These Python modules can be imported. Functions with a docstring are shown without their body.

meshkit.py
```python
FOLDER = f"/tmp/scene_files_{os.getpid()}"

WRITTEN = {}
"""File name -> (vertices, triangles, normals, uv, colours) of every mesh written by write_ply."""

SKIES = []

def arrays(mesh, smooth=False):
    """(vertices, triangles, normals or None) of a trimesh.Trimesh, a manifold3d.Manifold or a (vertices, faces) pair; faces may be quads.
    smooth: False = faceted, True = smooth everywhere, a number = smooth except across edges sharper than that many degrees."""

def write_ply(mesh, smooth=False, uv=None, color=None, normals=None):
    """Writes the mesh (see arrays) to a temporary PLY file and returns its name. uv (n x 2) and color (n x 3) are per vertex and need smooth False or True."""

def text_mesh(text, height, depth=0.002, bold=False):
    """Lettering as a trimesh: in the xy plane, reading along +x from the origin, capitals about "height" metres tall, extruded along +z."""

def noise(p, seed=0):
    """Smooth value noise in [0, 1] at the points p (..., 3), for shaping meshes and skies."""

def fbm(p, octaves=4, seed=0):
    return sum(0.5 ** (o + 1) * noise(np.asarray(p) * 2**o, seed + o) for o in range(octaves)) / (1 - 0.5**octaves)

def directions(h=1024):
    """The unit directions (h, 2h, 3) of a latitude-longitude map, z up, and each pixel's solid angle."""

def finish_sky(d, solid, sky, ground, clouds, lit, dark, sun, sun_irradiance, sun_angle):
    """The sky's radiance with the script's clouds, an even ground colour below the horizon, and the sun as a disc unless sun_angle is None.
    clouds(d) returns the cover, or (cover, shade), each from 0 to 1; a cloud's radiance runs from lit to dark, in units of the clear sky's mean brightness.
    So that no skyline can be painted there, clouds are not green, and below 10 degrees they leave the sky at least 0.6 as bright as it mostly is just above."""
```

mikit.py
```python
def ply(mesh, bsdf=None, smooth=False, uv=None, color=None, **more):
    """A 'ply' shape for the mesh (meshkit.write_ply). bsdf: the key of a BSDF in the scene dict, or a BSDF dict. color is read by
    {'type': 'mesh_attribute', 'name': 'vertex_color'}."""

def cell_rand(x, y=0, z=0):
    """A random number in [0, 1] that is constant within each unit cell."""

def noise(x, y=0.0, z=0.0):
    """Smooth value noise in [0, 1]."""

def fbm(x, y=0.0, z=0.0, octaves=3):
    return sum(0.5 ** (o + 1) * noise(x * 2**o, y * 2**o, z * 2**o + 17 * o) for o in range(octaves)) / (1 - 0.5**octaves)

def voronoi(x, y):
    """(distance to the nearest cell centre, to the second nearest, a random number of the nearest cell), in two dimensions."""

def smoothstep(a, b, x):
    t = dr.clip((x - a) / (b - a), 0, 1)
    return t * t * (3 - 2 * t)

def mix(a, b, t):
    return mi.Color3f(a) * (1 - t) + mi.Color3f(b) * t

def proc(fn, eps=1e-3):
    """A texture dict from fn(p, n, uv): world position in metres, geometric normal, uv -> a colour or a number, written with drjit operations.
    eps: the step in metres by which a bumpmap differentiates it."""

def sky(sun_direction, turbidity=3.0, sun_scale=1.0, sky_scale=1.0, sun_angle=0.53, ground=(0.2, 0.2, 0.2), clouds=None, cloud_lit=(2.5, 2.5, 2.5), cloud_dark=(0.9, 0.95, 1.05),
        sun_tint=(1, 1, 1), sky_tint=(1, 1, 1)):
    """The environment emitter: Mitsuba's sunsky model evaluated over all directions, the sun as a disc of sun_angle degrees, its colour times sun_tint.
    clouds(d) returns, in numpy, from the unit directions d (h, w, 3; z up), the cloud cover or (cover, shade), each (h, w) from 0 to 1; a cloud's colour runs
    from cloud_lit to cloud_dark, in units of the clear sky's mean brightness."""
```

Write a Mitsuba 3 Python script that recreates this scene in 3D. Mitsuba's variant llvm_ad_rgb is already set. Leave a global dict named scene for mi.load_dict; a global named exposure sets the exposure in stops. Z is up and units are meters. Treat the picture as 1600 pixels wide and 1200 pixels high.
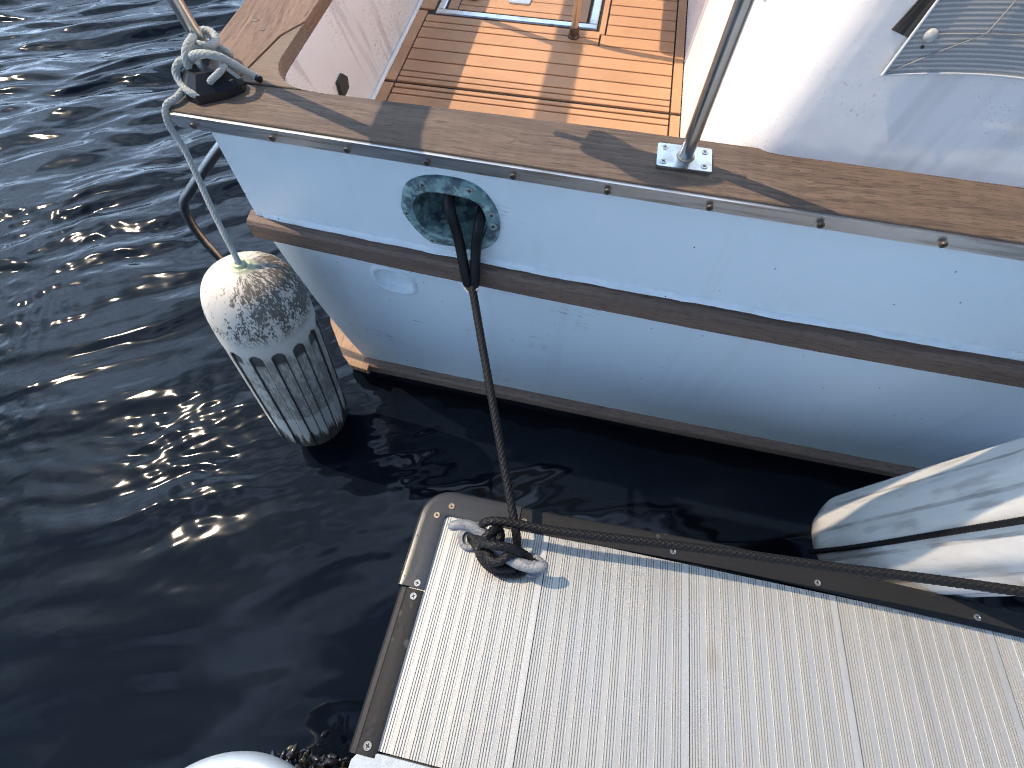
import math, numpy as np, trimesh, manifold3d as m3, mitsuba as mi, drjit as dr, mikit, meshkit
from mikit import noise, fbm, voronoi, cell_rand, smoothstep, mix
from scipy.interpolate import CubicSpline, PchipInterpolator
from shapely.geometry import Polygon
from shapely import contains_xy

# ------------------------------------------------------------------ camera, sky, exposure
exposure = 1.95
T = mi.ScalarTransform4f
scene, labels = {}, {}
EYE = [0.0, 0.0, 1.55]
scene['camera'] = {'type': 'perspective', 'fov': 2 * math.degrees(math.atan(800 / 740.0)), 'fov_axis': 'x', 'near_clip': 0.02, 'far_clip': 4000.0,
                   'to_world': T().look_at(origin=EYE, target=[EYE[0] - .0895, EYE[1] + .4906, EYE[2] - .8668], up=[-.174, .849, .499])}
SUN = np.array([-.76, .20, 1.0]); SUN /= np.linalg.norm(SUN)
def clouds(d):
    # broken bright cloud over the open water beyond the boat's stern, thinning out to clear blue on the landward side
    f = meshkit.fbm(d * [2.6, 2.6, 6.0] + 3.1, 5)
    low = np.clip(1 - d[..., 2] / .8, 0, 1)
    seaward = d[..., 0] * -.75 + d[..., 1] * .66
    return np.clip((f - .51 + .26 * low + .22 * seaward) * 3.0, 0, .92), np.clip((meshkit.fbm(d * 5 + 9, 3) - .4) * 2, 0, .6)
scene['sky_light'] = mikit.sky(SUN.tolist(), turbidity=4.5, sun_scale=.90, sky_scale=.70, sun_tint=(1, .98, .95), sky_tint=(.80, 1, 1.2), clouds=clouds, cloud_lit=(6.2, 8.3, 11.4), cloud_dark=(2.0, 2.8, 3.9))

# ------------------------------------------------------------------ local frames: the boat heels a little to the dock, the dock dips a little to the boat
BOAT = np.array([[1, .007, 0, .029], [0, 0, 0, .752], [0, 0, 0, 1.0], [0, 0, 0, 1]], float)
BOAT[:3, 0] = [.99997, .007, 0]; BOAT[:3, 1] = [-.007, .9968, .080]; BOAT[:3, 2] = [.0006, -.080, .9968]
DOCK = np.eye(4); DOCK[:3, 3] = [-.195, .250, .450]
DOCK[:3, 0] = [.99998, -.007, 0]; DOCK[:3, 1] = [.007, .9978, -.066]; DOCK[:3, 2] = [.0005, .066, .9978]
ID = np.eye(4)
def to_w(M, p): return np.asarray(p, float) @ M[:3, :3].T + M[:3, 3]
def loc(M):
    A, o = M[:3, :3], M[:3, 3]
    def f(p):
        x, y, z = p.x - float(o[0]), p.y - float(o[1]), p.z - float(o[2])
        return tuple(x * float(A[0, i]) + y * float(A[1, i]) + z * float(A[2, i]) for i in range(3))
    return f
lb, ld = loc(BOAT), loc(DOCK)

# ------------------------------------------------------------------ materials
def two(d): return {'type': 'twosided', 'bsdf': d}
def pr(col, rough, bump=None, bscale=1.0, eps=1e-3, **k):
    d = {'type': 'principled', 'base_color': mikit.proc(col) if callable(col) else {'type': 'rgb', 'value': list(col)},
         'roughness': mikit.proc(rough) if callable(rough) else rough, **k}
    if bump is not None:
        d = {'type': 'bumpmap', 'scale': bscale, 'tex': mikit.proc(bump, eps), 'bsdf': d}
    return two(d)
def mat(name, d): scene[name] = d; return name

def teak_fn(axis, c0, c1, c2):
    def f(p, n, uv):
        x, y, z = lb(p)
        if axis: x, y = y, x
        w = fbm(x * 3, y * 9, z * 9) * .04
        g = fbm(x * 9, (y + w) * 210, z * 210, 3)
        g2 = noise(x * 42, (y + w) * 900, z * 900)
        big = fbm(x * 2.3 + 5, (y + w) * 26, z * 26)
        c = mix(c0, c1, smoothstep(.25, .75, g * .55 + big * .45))
        c = mix(c, c2, smoothstep(.52, .85, g2) * .6)
        return mix(c, mi.Color3f(c2) * .7, smoothstep(.72, .84, noise(x * 30 + 3, (y + w) * 800, z * 800)) * .5)
    return f
def teak_bump(axis):
    def f(p, n, uv):
        x, y, z = lb(p)
        if axis: x, y = y, x
        w = fbm(x * 3, y * 9, z * 9) * .05
        return fbm(x * 8, (y + w) * 240, z * 240, 3)
    return f
mat('m_teak_x', pr(teak_fn(0, (.155, .106, .074), (.098, .065, .045), (.038, .026, .019)), .72, teak_bump(0), .0016, 8e-4))
mat('m_teak_y', pr(teak_fn(1, (.25, .152, .095), (.17, .098, .06), (.075, .043, .028)), .72, teak_bump(1), .003, 8e-4))
mat('m_teak_knee', pr(teak_fn(0, (.21, .15, .105), (.16, .11, .077), (.08, .054, .04)), .75, teak_bump(0), .0018, 8e-4))
mat('m_strake', pr(teak_fn(0, (.19, .125, .09), (.125, .08, .06), (.045, .03, .025)), .65, teak_bump(0), .0012, 8e-4))
mat('m_ledge', pr(teak_fn(1, (.33, .20, .115), (.25, .145, .085), (.14, .08, .047)), .7, teak_bump(1), .0012, 8e-4))
mat('m_strake_low', pr(teak_fn(0, (.30, .20, .145), (.21, .14, .10), (.08, .055, .042)), .6, teak_bump(0), .0012, 8e-4))
def oldwood(p, n, uv):
    x, y, z = lb(p)
    return mix((.075, .063, .055), (.018, .015, .013), smoothstep(.35, .7, fbm((x + z * 1.0) * 6, (x - z * .4) * 190, y * 40)))
mat('m_oldwood', pr(oldwood, .85))

def eva(p, n, uv):
    x, y, z = lb(p)
    k = cell_rand(dr.floor((y - .732) / .0605), dr.floor(x / 3.0), 4.0)
    sm = smoothstep(.5, .75, fbm(x * 5 + 2, y * 5, 3.0, 4)) * .16
    return (.95 + .09 * k) * (1 - sm) * mix((.53, .285, .145), (.48, .25, .122), fbm(x * 14, y * 14, 0, 4) * .8 + noise(x * 500, y * 90) * .2)
mat('m_eva', pr(eva, .62, lambda p, n, uv: noise(p.x * 900, p.y * 300, p.z * 300), .0002))
mat('m_caulk', pr((.018, .016, .015), .7))

def hullcol(p, n, uv):
    x, y, z = lb(p)
    c = mix((.68, .75, .775), (.65, .715, .74), fbm(x * 2.2, z * 3.5, 1.0, 4))
    drip = smoothstep(.62, .8, fbm(x * 26, z * 1.6, 3.0)) * smoothstep(.05, -.3, z) * .10
    c = mix(c, (.45, .46, .40), drip)
    low = smoothstep(-.62, -.93, z + .12 * (fbm(x * 3, z * 4, 7.0) - .5))
    c = mix(c, (.50, .53, .46), low * .45)
    under = smoothstep(.018, 0, dr.abs(z + .262 + .012 * (fbm(x * 30, 1.0, 2.0) - .5))) * smoothstep(.35, .6, fbm(x * 18, z * 60, 4.0))
    c = mix(c, (.50, .53, .50), under * .35)
    a, b, r = voronoi(x * 17, z * 17)
    c = mix(c, (.10, .10, .10), smoothstep(.035, .02, a) * smoothstep(.88, .9, r))
    scr = smoothstep(.80, .83, noise(x * 26, (z + x * .13) * 900, 9.0)) * smoothstep(.72, .78, fbm(x * 5, z * 7, 12.0))
    return mix(c, (.22, .23, .23), scr * .7)
mat('m_hull', pr(hullcol, lambda p, n, uv: .24 + .16 * fbm(p.x * 9, p.y * 9, p.z * 9), lambda p, n, uv: fbm(p.x * 5, p.y * 5, p.z * 7, 3), .0035, 4e-3, specular=.5))
def gelcol(p, n, uv):
    x, y, z = lb(p)
    c = mix((.80, .745, .70), (.71, .655, .61), fbm(x * 4, y * 4, z * 5, 4))
    a1, a2, a3 = x * .93 - y * .12 - z * .34, y * .975 - z * .22, x * .36 + y * .19 + z * .91
    chip = smoothstep(.80, .84, noise(a1 * 520, a2 * 520, a3 * 380)) * smoothstep(.48, .64, fbm(x * 5 + 3, y * 6, z * 8))
    line = smoothstep(.80, .84, noise(a1 * 760, a2 * 760, a3 * 130)) * smoothstep(.48, .66, fbm(x * 4, y * 9, z * 6 + 4))
    c = mix(c, (.34, .32, .30), dr.minimum(chip * .75 + line * .7, 1))
    st = smoothstep(.55, .8, fbm((x - .27 * z) * 22, z * 2.4, y * 3))
    c = mix(c, (.46, .41, .38), smoothstep(.53, .68, fbm((x - .33 * z) * 13 + 2, z * 1.3, y * 2, 4)) * smoothstep(.24, .36, x) * .45)
    return mix(c, (.46, .41, .38), st * .4)
mat('m_gelcoat', pr(gelcol, .38, lambda p, n, uv: fbm(p.x * 40, p.y * 40, p.z * 40, 3), .0008, 1e-3))
def linercol(p, n, uv):
    x, y, z = lb(p)
    c = mix((.74, .73, .715), (.66, .645, .63), fbm(x * 4, y * 5, z * 4, 4))
    st = smoothstep(.55, .75, fbm(y * 30 + z * 12, z * 3, 2.0)) * .5
    c = mix(c, (.40, .37, .36), st)
    return mix(c, (.2, .19, .18), smoothstep(.80, .84, noise(y * 260, z * 420, 5.0)) * .6 * smoothstep(.5, .65, fbm(y * 5, z * 6)))
mat('m_liner', pr(linercol, .42))
mat('m_sealant', pr((.70, .74, .74), .35, lambda p, n, uv: fbm(p.x * 60, p.y * 60, p.z * 90, 3), .003, 1e-3))
def stain(p, n, uv): return mix((.62, .61, .59), (.50, .48, .45), fbm(p.x * 30, p.y * 30, p.z * 30))
mat('m_stainless', pr(stain, lambda p, n, uv: .16 + .14 * fbm(p.x * 60, p.y * 60, p.z * 14), metallic=1.0))
mat('m_rail', pr(lambda p, n, uv: mix((.78, .78, .78), (.50, .47, .43), smoothstep(.5, .8, fbm(lb(p)[0] * 9, lb(p)[1] * 90, lb(p)[2] * 140, 4))), lambda p, n, uv: .28 + .2 * fbm(p.x * 14, p.y * 90, p.z * 90), metallic=1.0))
mat('m_plate', pr(lambda p, n, uv: mix((.66, .67, .69), (.50, .46, .41), smoothstep(.5, .8, fbm(p.x * 45, p.y * 45, 2.0, 4))), .26, lambda p, n, uv: noise(p.x * 900, p.y * 120, 1.0), .00008, 5e-4, metallic=1.0))
mat('m_screw', pr((.55, .52, .47), .3, metallic=1.0))
mat('m_bronze_screw', pr((.13, .10, .07), .4, metallic=.7))
mat('m_slot', pr((.02, .018, .016), .7))
mat('m_brass_screw', pr(lambda p, n, uv: mix((.58, .47, .34), (.30, .2, .12), noise(p.x * 400, p.y * 400, 1.0)), .38, metallic=.8))
def verdi(p, n, uv):
    x, y, z = lb(p)
    v = fbm(x * 45, y * 45, z * 45, 6); w = noise(x * 260, y * 260, z * 260)
    c = mix((.13, .235, .225), (.34, .46, .43), smoothstep(.35, .75, fbm(x * 70 + 3, y * 70, z * 70, 5)))
    c = mix(c, (.075, .10, .115), smoothstep(.46, .66, v * .85 + w * .15))
    return mix(c, (.07, .06, .05), smoothstep(.66, .8, fbm(x * 50 + 9, y * 50, z * 50)) * .7)
mat('m_verdigris', pr(verdi, .6, lambda p, n, uv: fbm(p.x * 160, p.y * 160, p.z * 160, 3), .0022, 5e-4, metallic=.25))
mat('m_verdigris_screw', pr((.34, .40, .38), .45, metallic=.4))
mat('m_bronze_dark', pr((.03, .033, .03), .6))
mat('m_cleat_black', pr((.012, .012, .013), .3, specular=.5))
def galv(p, n, uv):
    s = noise(p.x * 330, p.y * 330, p.z * 330); c = mix((.31, .32, .335), (.22, .228, .24), fbm(p.x * 70, p.y * 70, p.z * 70, 3))
    return mix(c, (.13, .135, .145), smoothstep(.56, .72, s) * .8)
mat('m_galv', pr(galv, .55, lambda p, n, uv: fbm(p.x * 420, p.y * 420, p.z * 420, 2), .0012, 4e-4, metallic=.35))
def galv2(p, n, uv):
    a, b, r = voronoi(p.x * 38 + fbm(p.x * 20, p.y * 20) * 2, p.y * 38 + p.z * 20)
    return mix(mix((.44, .50, .53), (.54, .59, .61), r), (.36, .40, .44), fbm(p.x * 50, p.y * 50, p.z * 50) * .7)
mat('m_galv_hoop', pr(galv2, .45, metallic=.35))
def alu(p, n, uv):
    x, y, z = ld(p)
    c = mix((.665, .645, .59), (.60, .58, .53), fbm(x * 26, y * 2.5, 0, 4))
    pl = cell_rand(dr.floor((x - .243) / .311), 3.0, 1.0)
    c = c * (.95 + .08 * pl) * (.95 + .10 * fbm(x * 110, y * 1.6, 1.0, 3))
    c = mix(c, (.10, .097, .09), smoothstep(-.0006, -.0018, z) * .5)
    d = smoothstep(.58, .85, fbm(x * 45, y * 20, 5.0, 4)) * smoothstep(.5, .75, fbm(x * 3, y * 3, 2.0))
    c = mix(c, (.38, .35, .30), d * .35)
    sp = smoothstep(.74, .80, noise(x * 700, y * 420, 7.0)) * smoothstep(.38, .6, fbm(x * 9, y * 9, 3.0))
    c = mix(c, (.40, .385, .36), sp * .12)
    b = smoothstep(.022, .004, dr.sqrt(dr.square(x - .597) + dr.square((y + .17) * .5)) + .02 * (fbm(x * 90, y * 60) - .4))
    return mix(c, (.42, .36, .27), b * .45)
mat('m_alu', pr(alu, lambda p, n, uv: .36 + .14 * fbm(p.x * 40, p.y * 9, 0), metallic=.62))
mat('m_alu_groove', pr((.17, .16, .145), .6, metallic=.3))
def rub(p, n, uv):
    x, y, z = ld(p)
    c = mix((.012, .012, .013), (.019, .0185, .019), fbm(x * 7, y * 7, z * 30, 4))
    return mix(c, (.09, .085, .08), smoothstep(.70, .80, noise(x * 60, y * 60, z * 90)) * smoothstep(.5, .7, fbm(x * 8, y * 8)) * .6)
mat('m_rubber', pr(rub, .58, lambda p, n, uv: fbm(p.x * 120, p.y * 120, p.z * 120, 2), .0005, specular=.3))
mat('m_rubber_corner', pr(lambda p, n, uv: mix((.026, .0275, .031), (.037, .039, .043), fbm(p.x * 14, p.y * 14, p.z * 14, 4)), .33, lambda p, n, uv: smoothstep(.12, .03, voronoi(p.x * 70, p.y * 70)[0]) * smoothstep(.8, .82, voronoi(p.x * 70, p.y * 70)[2]), -.0015, 6e-4))
mat('m_dark', pr((.02, .02, .022), .8))
mat('m_rope_black', pr(lambda p, n, uv: mix((.006, .006, .0065), (.012, .012, .013), noise(p.x * 300, p.y * 300, p.z * 300)), .5, specular=.25))
mat('m_rope_white', pr(lambda p, n, uv: mix((.42, .425, .39), (.29, .30, .275), fbm(p.x * 60, p.y * 60, p.z * 60, 3)), .7))
mat('m_whip', pr((.55, .55, .55), .6))

# fender skins: u runs round, v along (0 = top)
NF = 14
def fender_l(p, n, uv):
    th, v = uv.x * 2 * math.pi, uv.y
    cx, cy = dr.cos(th), dr.sin(th)
    c = mix((.66, .605, .515), (.56, .505, .415), fbm(cx * 3, cy * 3, v * 6, 4))
    fine = noise(cx * 40, cy * 40, v * 130) * .55 + noise(cx * 64, cy * 64, v * 250) * .45; mid = fbm(cx * 9, cy * 9, v * 30, 4)
    side = smoothstep(-.85, .75, cx * .93 + cy * .05) + .12 + (fbm(cx * 3 + 5, cy * 3, v * 9, 3) - .5) * 1.1          # the lichen grew on the side turned to the hull
    topz = smoothstep(.235, .195, v)
    onTop = smoothstep(.50, .66, fine * .5 + mid * .5 + side * .22 - .12) * topz
    c = mix(c, (.090, .070, .052), onTop * .92)
    body = smoothstep(.25, .30, v) * smoothstep(.685, .665, v + .03 * (mid - .5))
    sc = smoothstep(.40, .66, fbm(cx * 10 + 4, cy * 10, v * 16, 5) * .65 + noise(cx * 40, cy * 40, v * 44) * .35 + (side - .55) * .16)
    c = mix(c, mix((.20, .165, .13), (.11, .085, .065), smoothstep(.45, .7, fine)), sc * body * .72)
    c = mix(c, (.37, .31, .235), body * .4)
    f = th * NF / (2 * math.pi); f = dr.abs(f - dr.round(f))
    line = smoothstep(.055, .02, dr.abs(f - .27 + .03 * (mid - .5))) * smoothstep(.262, .275, v) * smoothstep(.95, .9, v)
    c = mix(c, (.045, .037, .03), line * .92)
    pocket = smoothstep(.30, .25, f) * smoothstep(.250, .257, v - dr.square(f) * .25) * smoothstep(.325, .302, v)
    c = mix(c, (.05, .042, .035), pocket * .9)
    al = smoothstep(.79, .855, v + .09 * (noise(cx * 24, cy * 24, 3.0) - .5) + .07 * (mid - .5))
    c = mix(c, (.06, .05, .036), al * .95)
    return mix(c, (.55, .57, .36), smoothstep(.040, .030, v) * .7)
mat('m_fender_left', pr(fender_l, .42))
def fender_r(p, n, uv):
    th, v = uv.x * 2 * math.pi, uv.y
    cx, cy = dr.cos(th), dr.sin(th)
    mid = fbm(cx * 7, cy * 7, v * 14, 4)
    c = mix((.58, .565, .53), (.50, .485, .455), mid)
    f = th * 11 / (2 * math.pi); f = dr.abs(f - dr.round(f))
    line = smoothstep(.055, .015, dr.abs(f - .02 + .03 * (fbm(cx * 9, cy * 9, v * 50) - .5))) * smoothstep(.15, .75, fbm(cx * 6, cy * 6, v * 14, 4)) * smoothstep(.1, .2, v)
    c = mix(c, (.17, .155, .135), line * .7)
    c = mix(c, (.16, .145, .125), smoothstep(.50, .85, fbm(cx * 9 + 7, cy * 9, v * 9, 5)) * .45)
    return mix(c, (.12, .105, .075), smoothstep(.86, .97, v + .1 * (mid - .5)) * .8)
mat('m_fender_right', pr(fender_r, .4))
def mesh_cloth(p, n, uv):
    a, b = uv.x, uv.y
    w = dr.abs(dr.sin(b * math.pi / .0060)); w2 = dr.abs(dr.sin(a * math.pi / .0032))
    return mix((.44, .425, .405), (.225, .215, .205), smoothstep(.3, .9, w) * (.55 + .45 * w2))
mat('m_mesh_cloth', pr(mesh_cloth, .6, lambda p, n, uv: dr.abs(dr.sin(uv.y * math.pi / .0060)), -.0007, 4e-4))
mat('m_cloth_hem', pr((.60, .60, .59), .7))
mat('m_button', pr((.45, .44, .41), .4))
mat('m_window', pr((.02, .022, .025), .12))
mat('m_white_paint', pr((.72, .72, .70), .45))
mat('m_mussel', pr(lambda p, n, uv: mix((.02, .018, .022), (.10, .075, .02), smoothstep(.5, .72, fbm(p.x * 30, p.y * 30, p.z * 30))), .22, specular=.6))
mat('m_float', pr(lambda p, n, uv: mix((.05, .045, .03), (.02, .02, .016), fbm(p.x * 30, p.y * 30, p.z * 30)), .8))
mat('m_water', {'type': 'principled', 'base_color': {'type': 'rgb', 'value': [.003, .005, .009]}, 'roughness': .055, 'eta': 1.333})
mat('m_bed', pr((.03, .028, .022), .95))

# ------------------------------------------------------------------ entries
def numbered(key):
    if key not in scene and key not in labels and not any(k.startswith(key + '__') for k in scene): return key
    i = 1
    while f'{key}_{i:03d}' in scene or f'{key}_{i:03d}' in labels or any(k.startswith(f'{key}_{i:03d}__') for k in scene): i += 1
    return f'{key}_{i:03d}'
_count = {}
def add(key, mesh, material, M=ID, smooth=False, uv=None, label=None):
    n = _count.get(key, -1) + 1; _count[key] = n
    k = key if n == 0 else f'{key}_{n:03d}'
    d = mesh if isinstance(mesh, dict) else mikit.ply(mesh, smooth=smooth, uv=uv)
    scene[k] = {**d, 'bsdf': {'type': 'ref', 'id': material}, 'to_world': T(M)}
    if label: labels[k] = {'label': label}
    return k
def thing(key, label, category, group=None, kind=None):
    d = {'label': label, 'category': category}
    if group: d['group'] = group
    if kind: d['kind'] = kind
    labels[key] = d

# ------------------------------------------------------------------ geometry helpers
def cbox(x0, x1, y0, y1, z0, z1, c=.002):
    c = min(c, (x1 - x0) / 2.1, (y1 - y0) / 2.1, (z1 - z0) / 2.1)
    X, Y, Z = (x0, x1), (y0, y1), (z0, z1); P = []
    for i in (0, 1):
        for j in (0, 1):
            for k in (0, 1):
                s = [1 - 2 * i, 1 - 2 * j, 1 - 2 * k]; b = np.array([X[i], Y[j], Z[k]])
                for a in range(3):
                    q = b + np.array(s) * c; q[a] = b[a]; P.append(q)
    return trimesh.convex.convex_hull(np.array(P))
def cat(*ms): return trimesh.util.concatenate([m for m in ms])
def grid(P, wrap_u=False, wrap_v=False):
    P = np.asarray(P); a, b = P.shape[:2]; V = P.reshape(-1, 3)
    i, j = np.meshgrid(np.arange(a if wrap_u else a - 1), np.arange(b if wrap_v else b - 1), indexing='ij')
    i2, j2 = (i + 1) % a, (j + 1) % b
    q = np.stack([i * b + j, i2 * b + j, i2 * b + j2, i * b + j2], -1).reshape(-1, 4)
    return trimesh.Trimesh(V, np.vstack([q[:, [0, 1, 2]], q[:, [0, 2, 3]]]), process=False)
def curve(pts, ds=.004):
    p = np.asarray(pts, float); d = np.r_[0, np.cumsum(np.linalg.norm(np.diff(p, axis=0), axis=1) ** .5)]
    cs = CubicSpline(d, p); t = np.linspace(0, d[-1], 600); q = cs(t)
    s = np.r_[0, np.cumsum(np.linalg.norm(np.diff(q, axis=0), axis=1))]
    n = max(4, int(s[-1] / ds) + 1); u = np.linspace(0, s[-1], n)
    return np.stack([np.interp(u, s, q[:, k]) for k in range(3)], 1), u
def polyround(pts, r, n=6):
    """A polyline with its corners rounded."""
    p = [np.asarray(q, float) for q in pts]; out = [p[0]]
    for a, b, c in zip(p, p[1:], p[2:]):
        d1, d2 = (a - b), (c - b); l1, l2 = np.linalg.norm(d1), np.linalg.norm(d2); k = min(r, l1 * .45, l2 * .45)
        s, e = b + d1 / l1 * k, b + d2 / l2 * k
        for t in np.linspace(0, 1, n): out.append((1 - t) ** 2 * s + 2 * t * (1 - t) * b + t * t * e)
    return np.array(out + [p[-1]])
def frames(p):
    t = np.gradient(p, axis=0); t /= np.linalg.norm(t, axis=1, keepdims=True) + 1e-12
    a = np.cross(t[0], [0, 0, 1.0] if abs(t[0][2]) < .9 else [1.0, 0, 0]); a /= np.linalg.norm(a); A = [a]
    for k in range(1, len(p)):
        a = a - t[k] * (a @ t[k]); a /= np.linalg.norm(a); A.append(a)
    A = np.array(A); return t, A, np.cross(t, A)
def tube(pts, r, n=16, caps=True, rr=None):
    p = np.asarray(pts, float); t, A, Bn = frames(p); th = np.arange(n) * 2 * np.pi / n
    R = np.broadcast_to(r, (len(p),)) if rr is None else rr
    P = p[:, None] + R[:, None, None] * (np.cos(th)[None, :, None] * A[:, None] + np.sin(th)[None, :, None] * Bn[:, None])
    m = grid(P, False, True); V, F = m.vertices, m.faces
    if caps:
        V = np.vstack([V, p[0], p[-1]]); k = len(p) * n; i = np.arange(n); j = (i + 1) % n
        F = np.vstack([F, np.stack([i * 0 + k, j, i], 1), np.stack([i * 0 + k + 1, (len(p) - 1) * n + i, (len(p) - 1) * n + j], 1)])
    m = trimesh.Trimesh(V, F, process=False)
    if m.volume < 0: m.invert()
    return m
def rope(pts, r, ds=.0016, n=36, N=7, amp=.16, dense=True):
    p, s = curve(pts, ds) if dense else (np.asarray(pts), None)
    if s is None: s = np.r_[0, np.cumsum(np.linalg.norm(np.diff(p, axis=0), axis=1))]
    t, A, Bn = frames(p); th = np.arange(n) * 2 * np.pi / n
    pitch = 2 * np.pi * r / N * 1.25
    a = N * th[None] / (2 * np.pi) + s[:, None] / pitch / 1.0; b = N * th[None] / (2 * np.pi) - s[:, None] / pitch
    ca, cb = np.floor(a), np.floor(b); fa, fb = a - ca, b - cb
    over = (ca + cb) % 2 == 0
    h = np.where(over, np.sin(np.pi * fa) ** .8 * (np.sin(np.pi * fb) ** .35), np.sin(np.pi * fb) ** .8 * (np.sin(np.pi * fa) ** .35))
    R = r * (1 - amp + amp * 1.15 * h)
    env = np.clip(np.minimum(s, s[-1] - s) / (r * .9), 0, 1); R = R * np.sqrt(1 - (1 - env[:, None]) ** 2 + 1e-4)
    P = p[:, None] + R[..., None] * (np.cos(th)[None, :, None] * A[:, None] + np.sin(th)[None, :, None] * Bn[:, None])
    m = grid(P, False, True)
    if m.volume < 0: m.invert()
    return m
def sweep(path, prof, closed=False):
    """Profile (list of (side, up)) along a path; side = horizontal normal to the left of travel, up = z."""
    p = np.asarray(path, float); t = np.gradient(p, axis=0); t[:, 2] = 0; t /= np.linalg.norm(t, axis=1, keepdims=True)
    nrm = np.stack([-t[:, 1], t[:, 0], 0 * t[:, 0]], 1); pr_ = np.asarray(prof)
    P = p[:, None] + pr_[None, :, :1] * nrm[:, None] + pr_[None, :, 1:] * np.array([0, 0, 1.0])
    m = grid(P, False, True); k = len(pr_); V = np.vstack([m.vertices, P[0].mean(0), P[-1].mean(0)]); i = np.arange(k); j = (i + 1) % k; L = (len(p) - 1) * k
    m = trimesh.Trimesh(V, np.vstack([m.faces, np.stack([i * 0 + len(p) * k, j, i], 1), np.stack([i * 0 + len(p) * k + 1, L + i, L + j], 1)]), process=False)
    if m.volume < 0: m.invert()
    return m
def extrude(poly, z0, z1, ch=0.0):
    """A polygon as a plate with its top edge chamfered."""
    cs = m3.CrossSection([np.asarray(poly, float)], m3.FillRule.NonZero)
    a = cs.extrude(z1 - z0 - ch).translate([0, 0, z0])
    if ch > 0:
        for k in range(4):                       # a rounded arris in four small steps, right for hollow outlines too
            t = (k + 1) / 4
            a = a + cs.offset(-ch * (1 - math.sqrt(max(0, 1 - (t * .92) ** 2))), m3.JoinType.Miter).extrude(ch / 4 * t * 4).translate([0, 0, z1 - ch])
    k = a.to_mesh(); return trimesh.Trimesh(k.vert_properties[:, :3], k.tri_verts, process=False)
def rrect(x0, x1, y0, y1, r, n=5):
    out = []
    for cx, cy, a0 in ((x1 - r, y1 - r, 0), (x0 + r, y1 - r, 90), (x0 + r, y0 + r, 180), (x1 - r, y0 + r, 270)):
        for a in np.linspace(a0, a0 + 90, n): out.append((cx + r * math.cos(math.radians(a)), cy + r * math.sin(math.radians(a))))
    return out
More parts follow.
